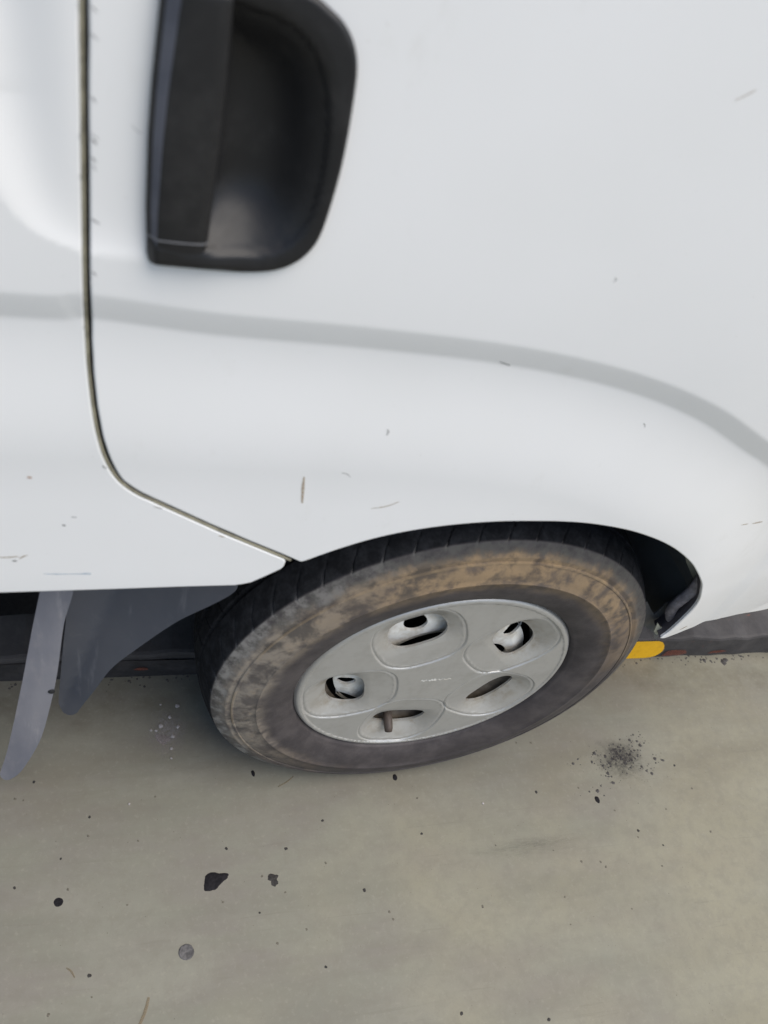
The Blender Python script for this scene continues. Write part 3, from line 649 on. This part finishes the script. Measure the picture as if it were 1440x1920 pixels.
# ------------------------------------------------------------ marks and crumbs on the floor
def blob_mesh(name, k, rad, h, jag=.18, dome=True):
    bm = bmesh.new(); top = bm.verts.new((0, 0, h)); mid = []; low = []
    ph = [random.uniform(0, 6.28) for _ in range(3)]
    for j in range(k):
        a = 2*math.pi*j/k; r = rad*(1+jag*(.5*math.sin(2*a+ph[0])+.35*math.sin(3*a+ph[1])+.3*math.sin(5*a+ph[2]))+random.uniform(-jag, jag)*.3)
        mid.append(bm.verts.new((r*.72*math.cos(a), r*.72*math.sin(a), h*.85))); low.append(bm.verts.new((r*math.cos(a), r*math.sin(a), -.0002)))
    for j in range(k):
        i = (j+1) % k; bm.faces.new((top, mid[j], mid[i])); bm.faces.new((mid[j], low[j], low[i], mid[i]))
    me = bpy.data.meshes.new(name); bm.to_mesh(me); bm.free(); me.polygons.foreach_set('use_smooth', [True]*len(me.polygons)); return me
def put(name, me, xy, rz=0, s=1., z=0.):
    o = link(name, me); o.location = (xy[0], xy[1], z); o.rotation_euler = (0, 0, rz); o.scale = (s, s, min(1., s)) if isinstance(s, float) else s; return o
DOTS = [(-0.557, 0.004), (-0.582, -0.021), (-0.57, -0.024), (-0.474, -0.058), (-0.403, -0.101), (-0.272, -0.125), (-0.18, -0.134), (-0.512, -0.117), (-0.572, -0.152), (-0.221, -0.172), (-0.188, -0.199), (-0.282, -0.203), (-0.065, -0.209), (-0.229, -0.224), (-0.162, -0.255), (-0.14, -0.309), (-0.467, -0.279), (-0.517, -0.32), (-0.116, -0.095), (-0.377, -0.034), (-0.475, -0.087), (-0.418, -0.192), (-0.463, -0.306), (-0.12, -0.162), (-0.5, -0.162), (-0.207, -0.269), (0.051, -0.071), (0.046, -0.131), (0.271, -0.078), (0.355, -0.077), (0.17, -0.162), (0.443, -0.162), (0.438, -0.173), (0.464, -0.225), (0.481, -0.191), (0.358, -0.216), (0.267, -0.255), (0.263, -0.297), (0.051, -0.395), (0.184, -0.421), (0.514, -0.129), (0.584, -0.096), (0.567, -0.05), (0.26, 0.016), (0.289, 0.014), (0.411, -0.123), (0.351, -0.207), (-0.031, -0.245), (-0.027, -0.256), (0.38, -0.286), (0.271, -0.18), (0.316, -0.203), (0.122, -0.254), (0.586, -0.177)]
def with_mat(me, m): me.materials.append(m); return me
speck_m = [with_mat(blob_mesh('tar_speck', 9, .0030, .0006, .22), M['speck']) for _ in range(3)]; pale_m = [with_mat(blob_mesh('brown_speck', 9, .0032, .0005, .3), M['speck_pale']) for _ in range(3)]
DARK = {0, 3, 5, 6, 7, 8, 12, 15, 18, 27, 28, 31, 34, 39, 42, 13, 16, 38}
for i, xy in enumerate(DOTS):
    dark = i in DARK
    o = put('tar_speck' if dark else 'dirt_speck', random.choice(speck_m if dark else pale_m), xy, random.uniform(0, 6.28), random.uniform(.62, 1.05)*(1. if dark else .75))
    if dark: tag(o, 'small round black tar speck dried onto the concrete', 'tar speck', 'black tar specks on the concrete floor')
    else: tag(o, 'small faint brown dirt speck on the concrete', 'dirt speck', 'brown dirt specks on the concrete floor')
for xy, sx, sy, lab in (((-.221, -.007), .75, 1.5, 'oblong black tar drop on the concrete below the lower left edge of the tyre'), ((.019, -.032), 1.1, 1.45, 'oblong black tar drop on the concrete just below the bottom of the tyre'), ((.384, -.101), 1.25, 1.6, 'largest black drop beside the patch of dark grit'), ((.355, -.077), 1.2, 1.1, 'squat black drop between the dark grit and its larger neighbour')):
    if xy == (.355, -.077): continue
    o = put('tar_drop', with_mat(blob_mesh('tar_drop', 12, .0040, .0014, .15), M['tar']), xy, .1, (sx, sy, 1.)); tag(o, lab, 'tar drop', 'oblong black tar drops')
o = put('tar_spot', with_mat(blob_mesh('tar_spot', 18, .0068, .0008, .05), M['tar']), (-.512, -.178)); tag(o, 'round black tar spot on the concrete near the lower left', 'tar spot')
B = loop_smooth(np.array([(-.3073, -.1671), (-.3047, -.1611), (-.295, -.1581), (-.284, -.1608), (-.2713, -.1621), (-.2725, -.1690), (-.2790, -.1737), (-.2851, -.1787), (-.2925, -.1849), (-.3074, -.1848), (-.3085, -.1762)]), 4); bc = B.mean(0)
V = [(0, 0, .0013)]; F = []; k = len(B)
for f, h in ((.45, .0014), (.85, .0012), (1., -.0003)): V += [((p[0]-bc[0])*f*random.uniform(.97, 1.03), (p[1]-bc[1])*f*random.uniform(.97, 1.03), h+random.uniform(-.0001, .0001)) for p in B]
F += [(0, 1+j, 1+(j+1) % k) for j in range(k)]
for q in (0, 1): F += [(1+q*k+j, 1+(q+1)*k+j, 1+(q+1)*k+(j+1) % k, 1+q*k+(j+1) % k) for j in range(k)]
F = [f[::-1] if len(f) == 4 else f for f in F]; F = [f[::-1] if len(f) == 4 else f for f in F]
me = mesh_from('tar_patch', V, F); bmx = bmesh.new(); bmx.from_mesh(me); bmesh.ops.recalc_face_normals(bmx, faces=bmx.faces); bmx.to_mesh(me); bmx.free()
tag(put('tar_patch', with_mat(me, M['tar']), bc), 'large flat black tar patch with a pointed corner on the concrete', 'tar patch')
me = with_mat(blob_mesh('trodden_weed', 22, .0085, .0010, .55), M['speck']); tag(put('dirt_clump', me, (-.204, -.178)), 'ragged dark clump of dirt beside the large black tar patch', 'dirt clump')
def gum():
    bm = bmesh.new(); k = 28; rr = [(0, .0009), (.0035, .0006), (.0050, .0012), (.0070, .0008), (.0088, .0017), (.0102, .0015), (.0110, -.0003)]
    rows_ = [[bm.verts.new((r*math.cos(2*math.pi*j/k)*(1+random.uniform(-.02, .02)), r*math.sin(2*math.pi*j/k)*(1+random.uniform(-.02, .02)), h+random.uniform(-.0002, .0002))) for j in range(k)] for r, h in rr[1:]]
    c = bm.verts.new((0, 0, rr[0][1]))
    for j in range(k): bm.faces.new((c, rows_[0][j], rows_[0][(j+1) % k]))
    for A, B_ in zip(rows_[:-1], rows_[1:]):
        for j in range(k): bm.faces.new((A[j], B_[j], B_[(j+1) % k], A[(j+1) % k]))
    me = bpy.data.meshes.new('flattened_gum'); bm.to_mesh(me); bm.free(); me.polygons.foreach_set('use_smooth', [True]*len(me.polygons)); return me
tag(put('flattened_gum', with_mat(gum(), M['gum']), (-.337, -.265)), 'round grey flattened disc with mottled top pressed onto the concrete', 'gum')
def stone_mesh(name, r):
    bm = bmesh.new(); bmesh.ops.create_icosphere(bm, subdivisions=1, radius=r)
    for v in bm.verts: v.co *= random.uniform(.72, 1.2); v.co.z *= .5
    me = bpy.data.meshes.new(name); bm.to_mesh(me); bm.free(); return me
crumb = [with_mat(stone_mesh('pale_crumb', .0036), M['white_crumb']) for _ in range(3)]
for i, xy in enumerate([(-.339, .122), (-.352, .101), (-.367, .086), (-.339, .083), (-.348, .066), (-.35, .045), (-.351, .028), (-.366, .125), (-.382, .079), (-.374, .078), (-.416, -.043), (.166, -.09)]):
    s = [1.25, .95, 1.2, 1.05, 1.1, .85, .7, .6, .7, .7, .55, .6][i]
    o = put('pale_crumb', crumb[i % 3], xy, i*1.3, s, .0010)
    if i < 10: tag(o, 'small pale crumb on the concrete between the splash guard and the tyre', 'crumb', 'pale crumbs beside the tyre')
    else: tag(o, ['tiny lone white crumb on the concrete left of and below the muddy tyre', 'tiny lone white crumb on the concrete below the right half of the wheel'][i-10], 'crumb')
me = with_mat(blob_mesh('pale_splat', 20, .0105, .0010, .4), mat_mark('pinkish_splat', (.30, .255, .25), .5, .8)); tag(put('pale_splat', me, (-.364, .063)), 'pinkish pale splat on the concrete amid the pale crumbs', 'splat')
def mat_smear(name, col, alpha):
    n = N(name); x, y, z = n.xyz()
    r = n.math('SQRT', n.math('ADD', n.math('MULTIPLY', x, x), n.math('MULTIPLY', y, y)))
    r = n.math('ADD', r, n.math('MULTIPLY', n.math('SUBTRACT', n.noise(45, 5, .65), .5), .06))
    n.set(color=col, rough=.85, spec=.2, alpha=n.math('MULTIPLY', n.rng(r, .0, .042, alpha, 0), n.rng(n.noise(230, 5, .75), .36, .62, .25, 1)))
    return n.m
def smear(name, xy, sx, sy, m, lab, cat):
    V = [(0, 0, .0012)]+[(.05*math.cos(2*math.pi*j/32), .05*math.sin(2*math.pi*j/32), .0007) for j in range(32)]
    o = link(name, mesh_from(name, V, [(0, 1+j, 1+(j+1) % 32) for j in range(32)]), m); o.location = (*xy, 0); o.scale = (sx, sy, 1)
    tag(o, lab, cat)
smear('chalky_scuff', (-.354, .075), 1.0, 1.25, mat_smear('chalky_scuff', (.33, .30, .285), .55), 'pale chalky scuff on the concrete under the pale crumbs', 'scuff')
smear('dark_smudge', (.462, -.028), 1.5, 1.1, mat_smear('dark_smudge', (.050, .046, .044), .8), 'soft dark smudge on the concrete under the black grit', 'smudge')
smear('grey_smear', (.235, -.168), 3.2, .45, mat_smear('grey_smear', (.085, .085, .070), .22), 'long faint grey smear on the concrete below the right side of the wheel', 'smear')
# the heap of black grit: far too many grains to count
CL = [(0.465, -0.013), (0.461, -0.029), (0.466, -0.038), (0.495, -0.015), (0.511, -0.006), (0.433, -0.036), (0.418, -0.04), (0.442, -0.028), (0.504, -0.056), (0.513, -0.062), (0.497, -0.047), (0.493, 0.006), (0.505, 0.016), (0.399, -0.031), (0.36, -0.032), (0.41, -0.015), (0.43, -0.022), (0.547, -0.038), (0.531, -0.034), (0.427, -0.073), (0.39, -0.085), (0.423, -0.055), (0.482, -0.033), (0.508, 0.003)]
bm = bmesh.new()
def grain(x, y, r):
    k = random.choice((5, 6, 7)); t = bm.verts.new((x, y, r*.30)); a0 = random.uniform(0, 6); ring = [bm.verts.new((x+r*random.uniform(.6, 1.2)*math.cos(a0+6.283*j/k), y+r*random.uniform(.6, 1.2)*math.sin(a0+6.283*j/k), -.0002)) for j in range(k)]
    for j in range(k): bm.faces.new((t, ring[j], ring[(j+1) % k]))
for (x, y) in CL:
    grain(x, y, random.uniform(.003, .0055))
    for _ in range(5): grain(x+random.gauss(0, .010), y+random.gauss(0, .009), random.uniform(.0008, .0026))
for _ in range(90): grain(.464+random.gauss(0, .014), -.026+random.gauss(0, .012), random.uniform(.001, .0034))
for _ in range(150): grain(.455+random.gauss(0, .048), -.042+random.gauss(0, .034), random.uniform(.0005, .0013))
tag(bm_obj('black_grit', bm, M['grit']), 'scatter of black grit on the concrete right of the tyre', kind='stuff')
bm = bmesh.new()
for _ in range(1200):
    grain(random.uniform(-.75, .95), random.uniform(-.55, .17), random.choice((.0004, .0005, .0006, .0008, .0011)))
tag(bm_obj('floor_dust', bm, M['speck_pale']), 'fine dark dust grains strewn over the concrete', kind='stuff')
bm = bmesh.new()
for _ in range(260):
    grain(random.uniform(-.7, .95), KY-abs(random.gauss(0, .010)), random.uniform(.0008, .0035))
for x, y, r in ((.783, .165, .010), (.79, .169, .007), (.738, .170, .006), (.730, .172, .004)): grain(x, y, r)
tag(bm_obj('kerb_dirt', bm, M['grit']), 'line of black dirt gathered at the foot of the kerb', kind='stuff')
def straw(a, b, w, lab):
    V = []; a, b = np.array(a), np.array(b); d = (b-a)/np.linalg.norm(b-a); q = np.array([-d[1], d[0]])
    for t in np.linspace(0, 1, 8):
        c = a+(b-a)*t+q*.0012*math.sin(t*4); ww = w*(.5+.5*math.sin(math.pi*(.15+.7*t))); V += [(*(c-q*ww), .0006), (*(c, ), )[0:0] or (*c, .0012), (*(c+q*ww), .0006)]
    F = []
    for i in range(7): F += [(3*i, 3*i+3, 3*i+4, 3*i+1), (3*i+1, 3*i+4, 3*i+5, 3*i+2)]
    tag(link('straw', mesh_from('straw', V, F), M['straw']), lab, 'straw')
straw((-.389, -.316), (-.402, -.352), .0022, 'tan dry straw at the bottom edge, nearest to the camera')
straw((-.497, -.266), (-.485, -.279), .0012, 'short brown straw at the far lower left of the concrete')
straw((-.155, -.017), (-.182, -.034), .0011, 'brown straw on the concrete just below the bottom left of the tyre')
